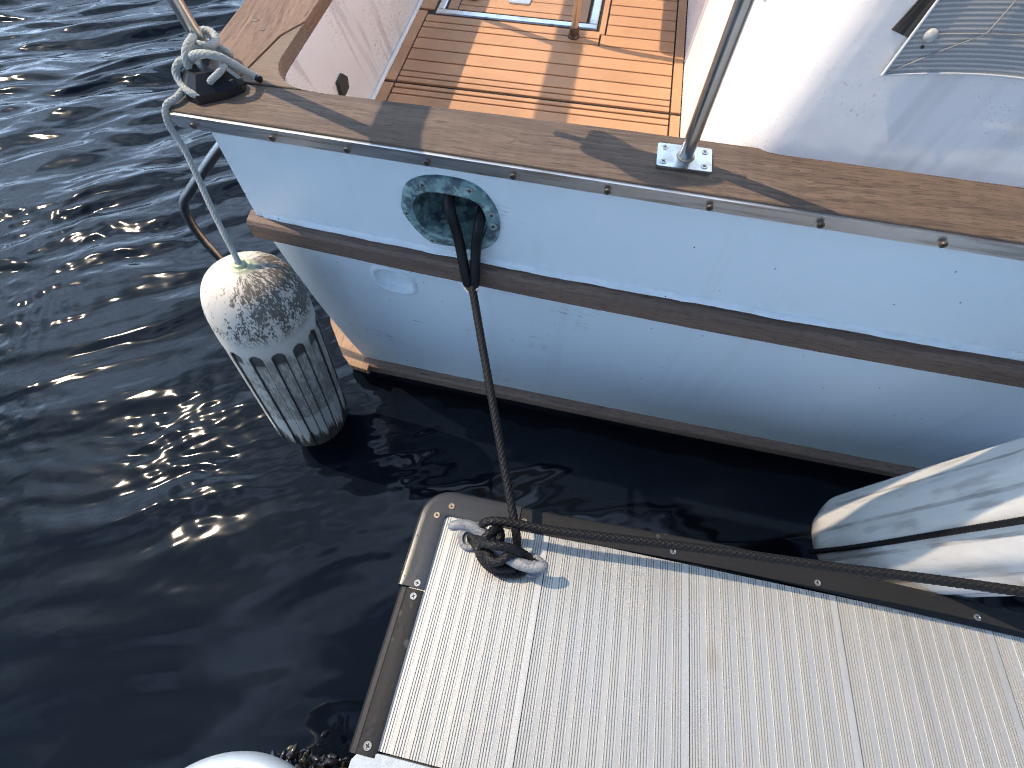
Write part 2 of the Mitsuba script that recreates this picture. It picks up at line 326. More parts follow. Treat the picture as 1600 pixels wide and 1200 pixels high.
def lathe(prof, n=24):
    P = np.array([[(r * math.cos(a), r * math.sin(a), z) for r, z in prof] for a in np.arange(n) * 2 * np.pi / n])
    m = grid(P, True, False)
    if m.volume < 0: m.invert()
    return m
def place(m, x, y, z, rx=0, ry=0, rz=0):
    m = m.copy(); m.apply_transform(trimesh.transformations.euler_matrix(rx, ry, rz)); m.apply_translation([x, y, z]); return m
def screw_mesh(r):
    head = lathe([(0, r * .12), (r * .62, r * .12), (r * .70, r * .20), (r * .92, r * .20), (r, r * .08), (r, -r * .5), (0, -r * .5)], 18)
    return head
def slot_mesh(r, a=0.0):
    z = r * .12
    return place(cat(cbox(-r * .5, r * .5, -r * .15, r * .15, z - r * .1, z + r * .06, r * .02), cbox(-r * .15, r * .15, -r * .5, r * .5, z - r * .1, z + r * .05, r * .02)), 0, 0, 0, rz=a)
def screw(key, M, x, y, z, r, m1, rot=(0, 0, 0), a=.3):
    Q = M @ trimesh.transformations.translation_matrix([x, y, z]) @ trimesh.transformations.euler_matrix(*rot)
    if ('s', r) not in _ply: _ply['s', r] = mikit.ply(screw_mesh(r), smooth=40); _ply['t', r] = mikit.ply(slot_mesh(r))
    k = add(key, _ply['s', r], m1, Q)
    add(k + '__slot', _ply['t', r], 'm_slot', Q @ trimesh.transformations.euler_matrix(0, 0, a))
_ply = {}

# ================================================================== setting: water, bed
def axis(knots):
    out = [knots[0][0]]
    for (a, s0), (b, s1) in zip(knots, knots[1:]):
        x = a
        while x < b - 1e-6:
            x += s0 + (s1 - s0) * (x - a) / (b - a); out.append(min(x, b))
    return np.unique(np.round(out, 6))
wx = axis([(-400, 120), (-60, 20), (-12, 2.0), (-6.5, .05), (-4.8, .014), (-3, .0095), (-.2, .0095), (.6, .03), (3, .1), (8, 1.0), (60, 60), (400, 60)])
wy = axis([(-60, 20), (-8, 2.0), (-1.2, .06), (-.6, .014), (-.2, .0095), (1.4, .0095), (4.4, .014), (6, .1), (12, 1.0), (60, 40), (400, 60)])
X, Y = np.meshgrid(wx, wy, indexing='ij')
def water_h(X, Y):
    r = np.random.default_rng(7); h = np.zeros_like(X)
    P3 = np.stack([X * .9, Y * .9, 0 * X], -1)
    wxp = (meshkit.fbm(P3, 3, 3) - .5) * .5; wyp = (meshkit.fbm(P3 + 7.3, 3, 5) - .5) * .5
    Xw, Yw = X + wxp, Y + wyp
    base = math.atan2(.8, -.6)
    gust = .55 + .9 * meshkit.fbm(np.stack([X * .7, Y * .7, 0 * X + 3], -1), 3, 9)
    for k in range(44):
        lam = math.exp(r.uniform(math.log(.105), math.log(.60))); a = base + r.normal(0, .30); kk = 2 * np.pi / lam
        amp = .0155 * lam ** 1.05 * r.uniform(.5, 1.2)
        ph = kk * (math.cos(a) * Xw + math.sin(a) * Yw) + r.uniform(0, 6.28)
        h += amp * (1 - 1.25 * np.abs(np.sin(ph / 2)) ** 1.15) * .8
    fine = 0
    for k in range(34):
        lam = math.exp(r.uniform(math.log(.034), math.log(.11))); a = base + r.normal(-.1, .85); kk = 2 * np.pi / lam
        fine = fine + .0072 * lam ** 1.1 * r.uniform(.4, 1.2) * np.sin(kk * (math.cos(a) * Xw + math.sin(a) * Yw) + r.uniform(0, 6.28)) * gust
    # the water is calmer in the lee of the dock and the boat, livelier out in the open
    open_ = np.clip((-X - .2) / 2.2, 0, 1); up = np.clip((Y + .3) / 2.2, 0, 1)
    far = np.clip((Y - .9) / 1.3, 0, 1) * np.clip((-X - 1.0) / 1.2, 0, 1)
    calm = (1 + .45 * far) * (.20 + .80 * np.clip(.30 * open_ + .85 * up * open_ + .12 * up, 0, 1))
    ruffle = np.clip(.12 + .88 * np.clip((-X - .25) / 1.0, 0, 1) * np.clip((Y + .35) / .7, 0, 1), 0, 1)
    ruffle = ruffle * (1 - .72 * np.clip((Y - .9) / 1.0, 0, 1))
    return h * calm + fine * ruffle * (.35 + 1.1 * np.clip((meshkit.fbm(P3 * 2.6 + 4, 3, 6) - .38) * 3, 0, 1)) * .62
H = water_h(X, Y); H -= H[(np.abs(X) < 3) & (np.abs(Y) < 3)].mean()
fade = np.clip((40 - np.hypot(X, Y)) / 30, 0, 1)
water = grid(np.stack([X, Y, H * fade], -1))
if water.face_normals[0][2] < 0: water.invert()
add('water', water, 'm_water', smooth=True)
labels['water'] = {'label': 'dark rippling harbour water with sun glints around the boat and dock', 'category': 'water', 'kind': 'structure'}
add('harbour_bed', trimesh.creation.box([900, 900, .2], trimesh.transformations.translation_matrix([0, 0, -3.0])), 'm_bed')
labels['harbour_bed'] = {'label': 'dark muddy bottom under the harbour water', 'category': 'ground', 'kind': 'structure'}

# ================================================================== the boat
BT = 'motor_boat'
thing(BT, 'white motor boat with teak gunwale, stainless rail and cockpit, moored beside the dock', 'boat')
def outer_y(x): return .0105 - .034 * x + .0055 * np.maximum(x - .9, 0) ** 2       # outer edge of the gunwale cap
def inner_y(x): return .145 - .020 * np.maximum(x, 0)
def hull_y(x, z):
    top = outer_y(x) + .017; belt = -.021 - .05 * x + .019 * x ** 2; low = -.018 - .03 * x + .006 * x ** 2
    belt = np.where(x > 1.3, belt - 2e-2 * (x - 1.3) * 0, belt)
    z0, z1, z2 = -.03, -.30, -.95
    t1 = np.clip((z0 - z) / (z0 - z1), 0, 1); t2 = np.clip((z1 - z) / (z1 - z2), 0, 1.25)
    return np.where(z > z1, top + (belt - top) * t1, belt + (low - belt) * t2 - .012 * np.sin(np.pi * np.clip(t2, 0, 1)))
def hull_x(z): return -.818 + .006 * np.clip(-z / .3, 0, 1) * -1 + .164 * np.clip(-.3 - z, 0, 1)
# outlines of the fairlead, in the plane of the hull side (x, z)
FO = np.array([[-.4187, -.1321], [-.4049, -.0977], [-.3796, -.078], [-.3493, -.0673], [-.2959, -.0637], [-.2542, -.0713], [-.2267, -.0926], [-.209, -.1206], [-.2023, -.1564], [-.2091, -.1929], [-.2368, -.2221], [-.2732, -.2313], [-.3096, -.2315], [-.3588, -.2331], [-.3889, -.2137], [-.412, -.1821], [-.4215, -.1578]])
FI = np.array([[-.3903, -.1374], [-.3792, -.115], [-.3606, -.1017], [-.3126, -.0969], [-.2765, -.0981], [-.2481, -.1065], [-.2359, -.1241], [-.2309, -.1478], [-.2374, -.1837], [-.2595, -.2043], [-.307, -.2055], [-.3542, -.1997], [-.3797, -.1825], [-.3898, -.1584]])
def loop2(P, n=96):
    Q = np.vstack([P, P[:1]]); s = np.r_[0, np.cumsum(np.linalg.norm(np.diff(Q, axis=0), axis=1))]; cs = CubicSpline(s, Q, bc_type='periodic')
    q = cs(np.linspace(0, s[-1], 400)[:-1]); a = np.unwrap(np.arctan2(q[:, 1] - P[:, 1].mean(), q[:, 0] - P[:, 0].mean()))
    if a[-1] < a[0]: q, a = q[::-1], a[::-1]
    th = np.linspace(-np.pi, np.pi, n, endpoint=False); am = (a + np.pi) % (2 * np.pi) - np.pi; o = np.argsort(am)
    return np.stack([np.interp(th, am[o], q[o, k], period=2 * np.pi) for k in (0, 1)], 1)
fo, fi = loop2(FO), loop2(FI)
RC = np.array([-.491, -.397])                                                       # moulded oval recess
def oval(a, b, n=72, tilt=-.05):
    th = np.arange(n) * 2 * np.pi / n; c = np.sign(np.cos(th)) * np.abs(np.cos(th)) ** .8; s = np.sign(np.sin(th)) * np.abs(np.sin(th)) ** .8
    return RC + np.stack([a * c, b * s + tilt * a * c], 1)
hole1 = Polygon((fi + fo) / 2); hole2 = Polygon(oval(.055, .044))
xs = np.unique(np.r_[np.linspace(0, 1.0, 190) ** 1.0 * 1.9, np.linspace(1.9, 4.2, 40)]); zs = np.linspace(-.03, -1.12, 130)
GX, GZ = np.meshgrid(xs, zs, indexing='ij'); GX = hull_x(GZ) + GX
GY = hull_y(GX, GZ)
side = grid(np.stack([GX, GY, GZ], -1))
cen = side.triangles_center; inside = contains_xy(hole1, cen[:, 0], cen[:, 2]) | contains_xy(hole2, cen[:, 0], cen[:, 2])
side.update_faces(~inside); side.remove_unreferenced_vertices()
BEAM = 2.55
ys = np.linspace(0, 1, 60)
TR = np.array([[(hull_x(z) - .012 * math.sin(math.pi * t), hull_y(hull_x(z), z) * (1 - t) + t * (BEAM - hull_y(hull_x(z), z)), z) for z in zs] for t in ys])
FAR = np.stack([GX, BEAM - GY, GZ], -1)
hull = cat(side, grid(TR), grid(FAR[::4, ::6]))
add(BT + '__hull', hull, 'm_hull', BOAT, smooth=35)

# gunwale capping
xg = np.linspace(-.775, 4.2, 60)
poly = [(x, inner_y(x)) for x in xg[::-1]] + [(-.80, inner_y(-.8))] + [(-.872, outer_y(-.872) + .10)] + [(-.878, outer_y(-.878) + .012), (-.870, outer_y(-.87) + .002)] + [(x, outer_y(x)) for x in np.linspace(-.86, 4.2, 60)]
def clean(poly):
    p = Polygon(poly).buffer(0); return np.array(p.exterior.coords)[:-1]
add(BT + '__gunwale_cap', extrude(clean([(-.8865, .141)] + [(-.8845, .055), (-.877, .043)] + [(x, outer_y(x)) for x in np.linspace(-.868, 4.2, 50)] + [(x, inner_y(x)) for x in np.linspace(4.2, -.60, 40)] + [(-.615, .146), (-.77, .1425)]), -.030, 0.0, .0022), 'm_teak_x', BOAT, smooth=30, label='weathered grey brown teak gunwale along the side deck')
add(BT + '__gunwale_cap', extrude(clean([(-.8868, .1445), (-.782, .1450), (-.752, .315), (-.7172, .375), (-.7172, 2.45), (-.892, 2.45)]), -.030, .0012, .0022), 'm_teak_y', BOAT, smooth=30, label='warmer orange brown teak cap running across the transom')
R = .095
arc = [(-.717 + R - R * math.cos(a), .148 + R - R * math.sin(a)) for a in np.linspace(0, math.pi / 2, 14)]
add(BT + '__corner_knee', extrude(clean([(-.7795, .1475), (-.7500, .313), (-.7172, .3715)] + arc + [(-.60, .1475)]), -.030, .0004, .003), 'm_teak_knee', BOAT, smooth=30, label='pale grained teak corner piece with a curved inner edge')
plug = mikit.ply(lathe([(0, .0006), (.0075, .0005), (.008, 0), (.008, -.004), (0, -.004)], 16), smooth=30)
for (x, y) in [(.345, .092), (.352, .068), (.548, .088), (-.19, .078), (.235, .062), (.78, .06), (-.43, .082)]:
    add(BT + '__gunwale_cap__wood_plug', plug, 'm_strake' if x > .5 else 'm_teak_x', BOAT @ trimesh.transformations.translation_matrix([x, y, .0004]))
for (x, y) in [(-.83, .36), (-.80, .33), (-.845, .60), (-.81, .62)]:
    add(BT + '__gunwale_cap_001__wood_plug', plug, 'm_strake', BOAT @ trimesh.transformations.translation_matrix([x, y, .0016]))

# stainless rub rail with its screws
half = [(.010 * 0, .0135)] + [(-.0150 * math.sin(a) ** .8, .0135 * math.cos(a)) for a in np.linspace(.15, math.pi - .15, 11)] + [(0, -.0135), (.006, -.0135), (.006, .0135)]
rp = [(x, float(outer_y(x)) - .001, -.0175) for x in np.linspace(-.868, 4.2, 60)]
rail = sweep(rp, [(-s, u) for s, u in half]); 
add(BT + '__rub_rail', rail, 'm_rail', BOAT, smooth=40, label='half round stainless rub rail along the edge of the gunwale')
rt = [(-.8795, .042 + .06 * k, -.0175) for k in range(41)]
add(BT + '__rub_rail', sweep(rt, half), 'm_rail', BOAT, smooth=40)
for i, x in enumerate([-.822, -.653, -.498, -.338, -.172, .003, .185, .374, .573, .775, .98, 1.18]):
    screw(BT + '__rub_rail__screw', BOAT, x, float(outer_y(x)) - .0150, -.0175, .0060, 'm_bronze_screw', (math.pi / 2, 0, 0), a=.3 + i)

# rubbing strake at mid height, caulk above it, and the strake at the waterline
def bar(x0, x1, z_top, z_bot, proud, key, m, lab=None, n=80, slope=0.0):
    x = np.linspace(x0, x1, n); pts = []
    prof = [(0.012, z_top + .000), (-proud + .007, z_top - .003), (-proud + .001, z_top - .010), (-proud, z_bot + .012), (-proud + .004, z_bot + .004), (-proud + .012, z_bot), (.012, z_bot)]
    P = np.array([[(xx, float(hull_y(np.array(xx), np.array(zz))) + s + .0012 * (meshkit.noise(np.array([xx * 7, zz * 40, 1.0])) - .5), zz + slope * (xx + .84)) for s, zz in prof] for xx in x])
    m_ = grid(P, False, True); k = len(prof); V = np.vstack([m_.vertices, P[0].mean(0), P[-1].mean(0)]); i = np.arange(k); j = (i + 1) % k; L = (n - 1) * k
    m_ = trimesh.Trimesh(V, np.vstack([m_.faces, np.stack([i * 0 + n * k, j, i], 1), np.stack([i * 0 + n * k + 1, L + i, L + j], 1)]), process=False)
    if m_.volume < 0: m_.invert()
    add(BT + '__' + key, m_, m, BOAT, smooth=30, label=lab)
bar(-.842, 4.2, -.262, -.321, .027, 'rubbing_strake', 'm_strake', 'dark teak rubbing strake halfway up the white hull side', slope=-.0045)
bar(-.716, 4.2, -.900, -.962, .030, 'rubbing_strake', 'm_strake_low', 'brown teak strake just above the water', slope=-.0075)
# ragged sealant bead over the upper strake
x = np.linspace(-.80, 4.2, 420); nz = meshkit.fbm(np.stack([x * 14, 0 * x, 0 * x], 1), 4, 2)
hz = lambda xx, z: float(hull_y(np.array(xx), np.array(z)))
P = np.array([[(xx, hz(xx, -.246) + .0012, -.2445 - .008 * a), (xx, hz(xx, -.25) - .001 - .003 * a, -.2535), (xx, hz(xx, -.256) - .003 - .007 * a, -.2590), (xx, hz(xx, -.262) - .003 - .008 * a, -.2632)] for xx, a in zip(x, nz)])
bead = grid(P)
if bead.face_normals[:, 1].mean() > 0: bead.invert()
add(BT + '__sealant_bead', bead, 'm_hull', BOAT, smooth=True)

# bronze fairlead: flange, throat, screws
def hull_pt(q, d): return np.c_[q[:, 0], hull_y(q[:, 0], q[:, 1]) + d, q[:, 1]]
def blend(t): return fo * (1 - t) + fi * t
cfi = fi.mean(0)
rows = [hull_pt(fo, .004), hull_pt(fo, -.004), hull_pt(blend(.10), -.008), hull_pt(blend(.45), -.0105), hull_pt(blend(.82), -.0125), hull_pt(blend(.96), -.011), hull_pt(fi, -.005)]
flange = grid(np.stack(rows, 0), False, True)
th = [hull_pt(fi, -.005)] + [hull_pt(cfi + (fi - cfi) * s, d) for s, d in ((.965, .006), (.94, .02), (.92, .045), (.90, .08), (.88, .115))]
throat = grid(np.stack(th, 0), False, True)
for m_ in (flange,):
    if m_.face_normals[:, 1].mean() > 0: m_.invert()
add(BT + '__fairlead', flange, 'm_verdigris', BOAT, smooth=40, label='oval bronze fairlead with green verdigris let into the hull side')
add(BT + '__fairlead__throat', throat, 'm_verdigris', BOAT, smooth=True)
back = hull_pt(cfi + (fi - cfi) * .89, .112); bm = trimesh.Trimesh(np.vstack([back, back.mean(0)]), [(i, (i + 1) % len(back), len(back)) for i in range(len(back))], process=False)
add(BT + '__fairlead__back_plate', bm, 'm_bronze_dark', BOAT)
for i, (x, z) in enumerate([(-.3626, -.0845), (-.264, -.0803), (-.2156, -.1543), (-.3583, -.2215), (-.4096, -.16), (-.219, -.1286)]):
    screw(BT + '__fairlead__screw', BOAT, x, float(hull_y(np.array(x), np.array(z))) - .0100, z, .0080, 'm_verdigris_screw', (math.pi / 2, 0, 0), a=.5 + i)

# moulded oval recess
rr_ = [(.064, .0495, .003), (.063, .0485, -.001), (.059, .0455, -.0055), (.053, .0405, -.006), (.048, .035, -.001), (.045, .032, .008), (.040, .027, .013), (.02, .012, .0145), (.001, .001, .0148)]
rec = grid(np.stack([hull_pt(oval(a, b), d) for a, b, d in rr_], 0), False, True)
if rec.face_normals[:, 1].mean() > 0: rec.invert()
add(BT + '__oval_recess', rec, 'm_hull', BOAT, smooth=50, label='small white oval recess moulded under the dark strake')

# inner bulwark liner
def liner_path():
    p = [(-.717, y) for y in np.linspace(2.4, .26, 24)] + [(-.717 + R - R * math.cos(a), .150 + R - R * math.sin(a)) for a in np.linspace(0, math.pi / 2, 12)] + [(x, .150) for x in np.linspace(-.6, .33, 20)]
    return np.array(p)
lp = liner_path(); c0 = np.array([-.4, .6])
P = np.stack([np.c_[lp + (c0 - lp) * 0.0 + np.array([.004 * 0, 0]), np.full(len(lp), z)] for z in (-.028, -.10, -.18, -.26, -.325)], 1)
liner = grid(P)
add(BT + '__bulwark_liner', liner, 'm_liner', BOAT, smooth=40, label='scuffed greyish white inner face of the bulwark')
# fillet along the sole
add(BT + '__bulwark_liner__sole_trim', cat(cbox(-.7165, -.7045, .16, 2.4, -.312, -.300, .004)), 'm_white_paint', BOAT)
# drain cover on the liner
dc = place(extrude(np.array([(-.020, -.024), (.010, -.028), (.023, -.012), (.020, .020), (-.004, .030), (-.022, .012)]), 0, .010, .004), -.7165, .435, -.178, 0, math.pi / 2, 0)
add(BT + '__drain_cover', dc, 'm_bronze_dark', BOAT, smooth=20)

# sole: black base, strips of teak-look decking as planks
ZS = -.310
SX0, SX1 = -.712, .205
add(BT + '__sole', cbox(SX0, SX1 + .03, .152, 2.4, ZS - .04, ZS - .006, .001), 'm_caulk', BOAT, label='cockpit sole of tan teak look decking with black seams')
def strip(x0, x1, y0, y1, x0b=None):
    g = .0028
    add(BT + '__sole__plank', cbox(x0 + g, x1 - g, y0 + g, y1 - g, ZS - .008, ZS, .0012), 'm_eva', BOAT)
FL, FR = -.672, .168
# near panel
strip(SX0, FL, .152, .669); strip(FR, SX1 - .004, .152, .669); strip(FL, FR, .648, .669)
strip(FL, FR, .618, .646)
yy = [.618, .556, .494, .432, .370, .308, .246, .184, .154]
for a, b in zip(yy, yy[1:]): strip(FL, FR, b, a)
# far panel, in three pieces round the hatch
HX, HY = -.120, 1.030
strip(SX0, FL, .677, 1.068); strip(FR, SX1 - .004, .677, 2.38); strip(FL, FR, .677, .703)
strip(FL, FR, .703, .732)
ya = [.732, .790, .850, .910, .970]
for a, b in zip(ya, ya[1:]): strip(FL, FR, a, b)
strip(FL, HX + .045, .970, 1.004); strip(FL, HX + .045, 1.004, 1.047)
strip(HX + .045, FR, .970, 1.030)
yb = [1.030 + .0605 * k for k in range(23)]
strip(HX + .036, HX + .060, 1.030, 2.38)
for a, b in zip(yb, yb[1:]): strip(HX + .060, FR, a, b)
strip(SX0, FL + .02, 1.075, 2.38)
# hatch in the sole: aluminium frame, inner mat
HT = BT + '__sole_hatch'
fr = cat(cbox(-.645, HX + .028, 1.052, 1.080, ZS - .01, ZS + .003, .003), cbox(HX, HX + .028, 1.0805, 1.9, ZS - .01, ZS + .0025, .003), cbox(-.645, -.62, 1.0805, 1.9, ZS - .01, ZS + .0025, .003))
add(HT, fr, 'm_plate', BOAT, label='bright aluminium frame of the hatch in the sole')
add(HT + '__mat', cbox(-.615, HX - .006, 1.088, 1.9, ZS - .012, ZS - .003, .001), 'm_caulk', BOAT)
def hstrip(x0, x1, y0, y1): add(HT + '__plank', cbox(x0 + .002, x1 - .002, y0 + .002, y1 - .002, ZS - .008, ZS - .0005, .0012), 'm_eva', BOAT)
hstrip(-.613, -.575, 1.090, 1.88); hstrip(-.165, HX - .008, 1.090, 1.88); hstrip(-.575, -.165, 1.090, 1.122)
for k in range(12): hstrip(-.575, -.165, 1.122 + .0605 * k, 1.122 + .0605 * (k + 1))
# pull ring recessed in the hatch, and a small steel catch
a = np.linspace(0, 2 * np.pi, 40)
add(HT + '__pull_ring', tube(np.c_[-.54 + .032 * np.cos(a), 1.185 + .030 * np.sin(a), 0 * a + ZS + .003], .0045, 10, False), 'm_caulk', BOAT, smooth=True)
add(HT + '__catch', extrude(np.array(rrect(-.41, -.335, 1.155, 1.22, .01)), ZS, ZS + .005, .002), 'm_galv_hoop', BOAT, smooth=30)

# cabin: raked aft face, rounded corner, side with a little tumblehome, recessed lower lip
def cabin():
    tilt, rake, rc = .365, .315, .060
    P = []
    for z in np.r_[ZS - .02, ZS + .002, np.linspace(-.25, .82, 40)]:
        xf = .203 + rake * (z - ZS) * .35 if z < 0 else .203 + rake * (-ZS) * .35 + rake * z
        yf = .128 + tilt * max(z, 0) - .0 * z
        if z < 0: yf = .128 + .02 * z
        row = [(xf, y, z) for y in np.linspace(2.42, yf + rc, 16)]
        for t in np.linspace(0, np.pi / 2, 12)[1:]: row.append((xf + rc - rc * math.cos(t), yf + rc - rc * math.sin(t), z))
        row += [(x, yf - .020 * (x - .25) if x > .25 else yf, z) for x in np.linspace(xf + rc + .01, 4.2, 50)]
        P.append(row)
    m = grid(np.array(P))
    if m.face_normals[:, 1].mean() > 0: m.invert()
    return m
add(BT + '__cabin', cabin(), 'm_gelcoat', BOAT, smooth=50, label='white scuffed cabin moulding with a rounded aft corner')
# cabin roof
add(BT + '__cabin__roof', extrude(np.array(rrect(.54, 4.2, .55, 2.1, .10)), .80, .83, .015), 'm_gelcoat', BOAT, smooth=30)
def on_side(x, z, d=0.0): return np.array([x,  .128 + .365 * z - .020 * (x - .25) - d, z])
# window in the cabin side with its weathered wooden frame
def sidequad(pts, d0, d1):
    a = [on_side(x, z, d0) for x, z in pts]; b = [on_side(x, z, d1) for x, z in pts]
    return trimesh.convex.convex_hull(np.array(a + b))
add(BT + '__cabin__window', sidequad([(.50, .215), (1.6, .235), (1.6, .62), (.60, .62)], -.004, .002), 'm_window', BOAT)
for q in ([(.383, .183), (.412, .176), (.62, .62), (.58, .62)], [(.413, .176), (1.62, .20), (1.62, .225), (.425, .203)]):
    add(BT + '__cabin__window__frame', sidequad(q, -.003, .0026), 'm_oldwood', BOAT, smooth=20)
# small wooden turn-button on the aft face
tb = place(extrude(np.array([(-.009, -.03), (.009, -.03), (.012, .02), (0, .036), (-.012, .02)]), 0, .012, .003), .0, .0, .0)
add(BT + '__door_toggle', tb, 'm_teak_knee', BOAT @ trimesh.transformations.translation_matrix([0.256, 0.523, 0.078]) @ trimesh.transformations.euler_matrix(-.2, -1.30, 1.5708 * 2, 'sxyz'), smooth=30)

# right stanchion on its screwed base plate
ST = BT + '__stanchion'
stp = np.array([(.132, .083, .004), (.1325, .0835, .30), (.1325, .0835, .588)])
add(ST, tube(stp, .0128, 24), 'm_stainless', BOAT, smooth=40, label='polished stainless stanchion on a screwed base plate')
bp = np.array(rrect(.081, .1795, .051, .1125, .004)); add(ST + '__base_plate', extrude(bp, .0004, .0065, .0012), 'm_plate', BOAT, smooth=30)
add(ST + '__weld', lathe([(.0129, .011), (.0150, .009), (.0165, .0064), (.0129, .0062)], 28), 'm_brass_screw', BOAT @ trimesh.transformations.translation_matrix([.132, .083, 0]), smooth=True)
for i, (x, y) in enumerate([(.094, .101), (.093, .063), (.166, .100), (.1655, .0625)]):
    screw(ST + '__screw', BOAT, x, y, .0068, .0062, 'm_screw', a=i * .9)
# left stanchion at the corner
sl = np.array([(-.852, .197, .0), (-.862, .199, .10), (-.872, .203, .30), (-.875, .206, .588)])
add(ST, tube(curve(sl, .02)[0], .0135, 24), 'm_stainless', BOAT, smooth=40, label='stainless stanchion at the stern corner with white rope hitched round its foot')
# further stanchions and the teak capping rail they carry, above the picture
for (x, y) in [(-.875, 1.2), (-.875, 2.2), (1.3, .03), (2.4, .0)]:
    add(ST, tube(np.array([(x, y, 0), (x, y, .588)]), .0128, 16), 'm_stainless', BOAT, smooth=40)
cap = polyround([(-.875, 2.4, .60), (-.875, .11, .60), (0.2, .075, .60), (1.3, .04, .60), (2.4, -.005, .60)], .16, 10); cap = np.vstack([np.linspace(a, b, 4)[:-1] for a, b in zip(cap, cap[1:])] + [cap[-1:]])
w = .043
add(BT + '__rail_cap', sweep(cap, [(-w, -.012), (-w, .008), (-w + .006, .014), (w - .006, .014), (w, .008), (w, -.012)]), 'm_teak_x', BOAT, smooth=30)
mid = polyround([(-.873, 2.4, .32), (-.873, .20, .32), (.13, .084, .32), (2.4, .0, .32)], .10, 8)

# rolled awning lashed outside the rail, above the picture
ra = np.array([(x, -.093 - .02 * x, .50 + .006 * math.sin(x * 9)) for x in np.linspace(-.34, .70, 40)])
add(BT + '__rolled_awning', tube(ra, .07, 22, True, .070 + .007 * np.sin(np.linspace(0, 22, 40))), 'm_cloth_hem', BOAT, smooth=40)
# hank of line hung on the inside of the rail, above the picture
for k in range(4):
    a = np.linspace(0, 2 * np.pi, 40); hgt = .11 + .012 * k
    add(BT + '__line_hank', tube(np.c_[-.325 + .022 * k + .020 * np.cos(a) + .012 * np.sin(2 * a), .185 + .006 * k + .010 * np.sin(a * 2), .575 - hgt + hgt * np.sin(a)], .008, 10, False), 'm_rope_black', BOAT, smooth=True)
add(BT + '__line_hank', tube(curve([(-.29, .185, .46), (-.292, .187, .36), (-.305, .19, .30), (-.33, .192, .285)], .01)[0], .008, 10), 'm_rope_black', BOAT, smooth=True)
# black fairlead block at the corner
CB = BT + '__corner_fairlead'
base = np.array([(-.868, .105), (-.838, .150), (-.800, .170), (-.752, .139), (-.745, .118), (-.765, .094), (-.815, .064), (-.842, .070)])
c_ = base.mean(0); top = c_ + (base - c_) * np.array([.62, .55]) + np.array([-.006, .010])
block = trimesh.convex.convex_hull(np.vstack([np.c_[base, np.full(8, .0012)], np.c_[c_ + (base - c_) * .98, np.full(8, .016)], np.c_[top, np.full(8, .040)], [(-.866, .104, .028), (-.752, .124, .022)]]))
add(CB, block, 'm_cleat_black', BOAT, smooth=12, label='black faceted fairlead block on the stern corner of the gunwale')
add(CB + '__screw', lathe([(0, .004), (.006, .003), (.007, 0), (.007, -.003), (0, -.003)], 16), 'm_slot', BOAT @ trimesh.transformations.translation_matrix([-.763, .118, .022]))

# stern ladder hoop and swim ledge
lad = polyround([(-.80, .155, -.08), (-.952, .155, -.200), (-1.185, .155, -.405), (-1.215, .155, -.52), (-1.195, .155, -1.05)], .10, 10)
add(BT + '__stern_hoop', tube(lad, .0125, 20), 'm_stainless', BOAT, smooth=40, label='bent stainless tube hoop standing off the transom')
led = clean([(-.70, -.045), (-.77, -.035), (-.81, .0), (-.90, .12), (-.96, .26), (-.975, .60), (-.975, 2.2), (-.70, 2.2)])
add(BT + '__stern_ledge', extrude(led, -.935, -.905, .004), 'm_ledge', BOAT, smooth=30, label='sunlit teak ledge across the foot of the transom')

# bent tube standing on the sole, carrying a folding seat board above the picture
tbp = curve([(-.161, 1.002, ZS), (-.1605, 1.002, -.24), (-.155, 1.003, -.18), (-.137, 1.006, -.12), (-.10, 1.012, -.06), (-.04, 1.02, .0), (.06, 1.03, .045)], .012)[0]
TBE = BT + '__table_leg'
add(TBE, tube(tbp, .0115, 20), 'm_stainless', BOAT, smooth=40, label='bent metal tube standing on the cockpit sole')
add(TBE + '__collar', lathe([(.0118, .026), (.0155, .024), (.0165, .014), (.0155, .004), (.019, .0), (.019, -.004), (0, -.004)], 22), 'm_bronze_screw', BOAT @ trimesh.transformations.translation_matrix([-.161, 1.002, ZS + .004]), smooth=40)
add(BT + '__seat_board', extrude(np.array(rrect(-.16, .24, 1.06, 1.75, .03)), .05, .072, .004), 'm_ledge', BOAT, smooth=30)

# ================================================================== window cover on the cabin
WC = 'window_cover'
thing(WC, 'silver grey mesh cover hanging over the cabin window at the top right', 'window cover')
cu = np.linspace(0, 1, 50); cv = np.linspace(0, 1, 30)
P, UV = [], []
for v in cv:
    row = []
    for u in cu:
        x0, z0 = .400, .1425
        z = z0 + v * .47 + .018 * u; x = x0 + v * .115 * 1.0 + u * 1.15
        d = .0050 + .0012 * math.sin(u * 9 + v * 4) * (1 - v) ** 2 + .0006 * math.sin(u * 31) * (1 - v) ** 3
        z += .004 * math.sin(u * 14) * (1 - v) ** 4 - .012 * (1 - u) ** 12 * (1 - v)
        row.append(on_side(x, z, d)); UV.append((u * 1.15 + v * .10, v * .47))
    P.append(row)
P = np.array(P); cl = grid(P); nn = cl.vertex_normals * (-1 if cl.face_normals[:, 1].mean() > 0 else 1)
back_ = grid(P - nn.reshape(P.shape) * .0015)
sh = cat(cl, back_)
add(WC + '__mesh_cloth', sh, 'm_mesh_cloth', BOAT, smooth=True, uv=np.array(UV + UV))
e1 = P[:, 0] - np.array([0, .002, 0]); e2 = P[0] - np.array([0, .002, 0])
add(WC + '__hem', tube(e1, .0024, 8), 'm_cloth_hem', BOAT, smooth=True)
add(WC + '__hem', tube(e2, .0013, 8), 'm_cloth_hem', BOAT, smooth=True)
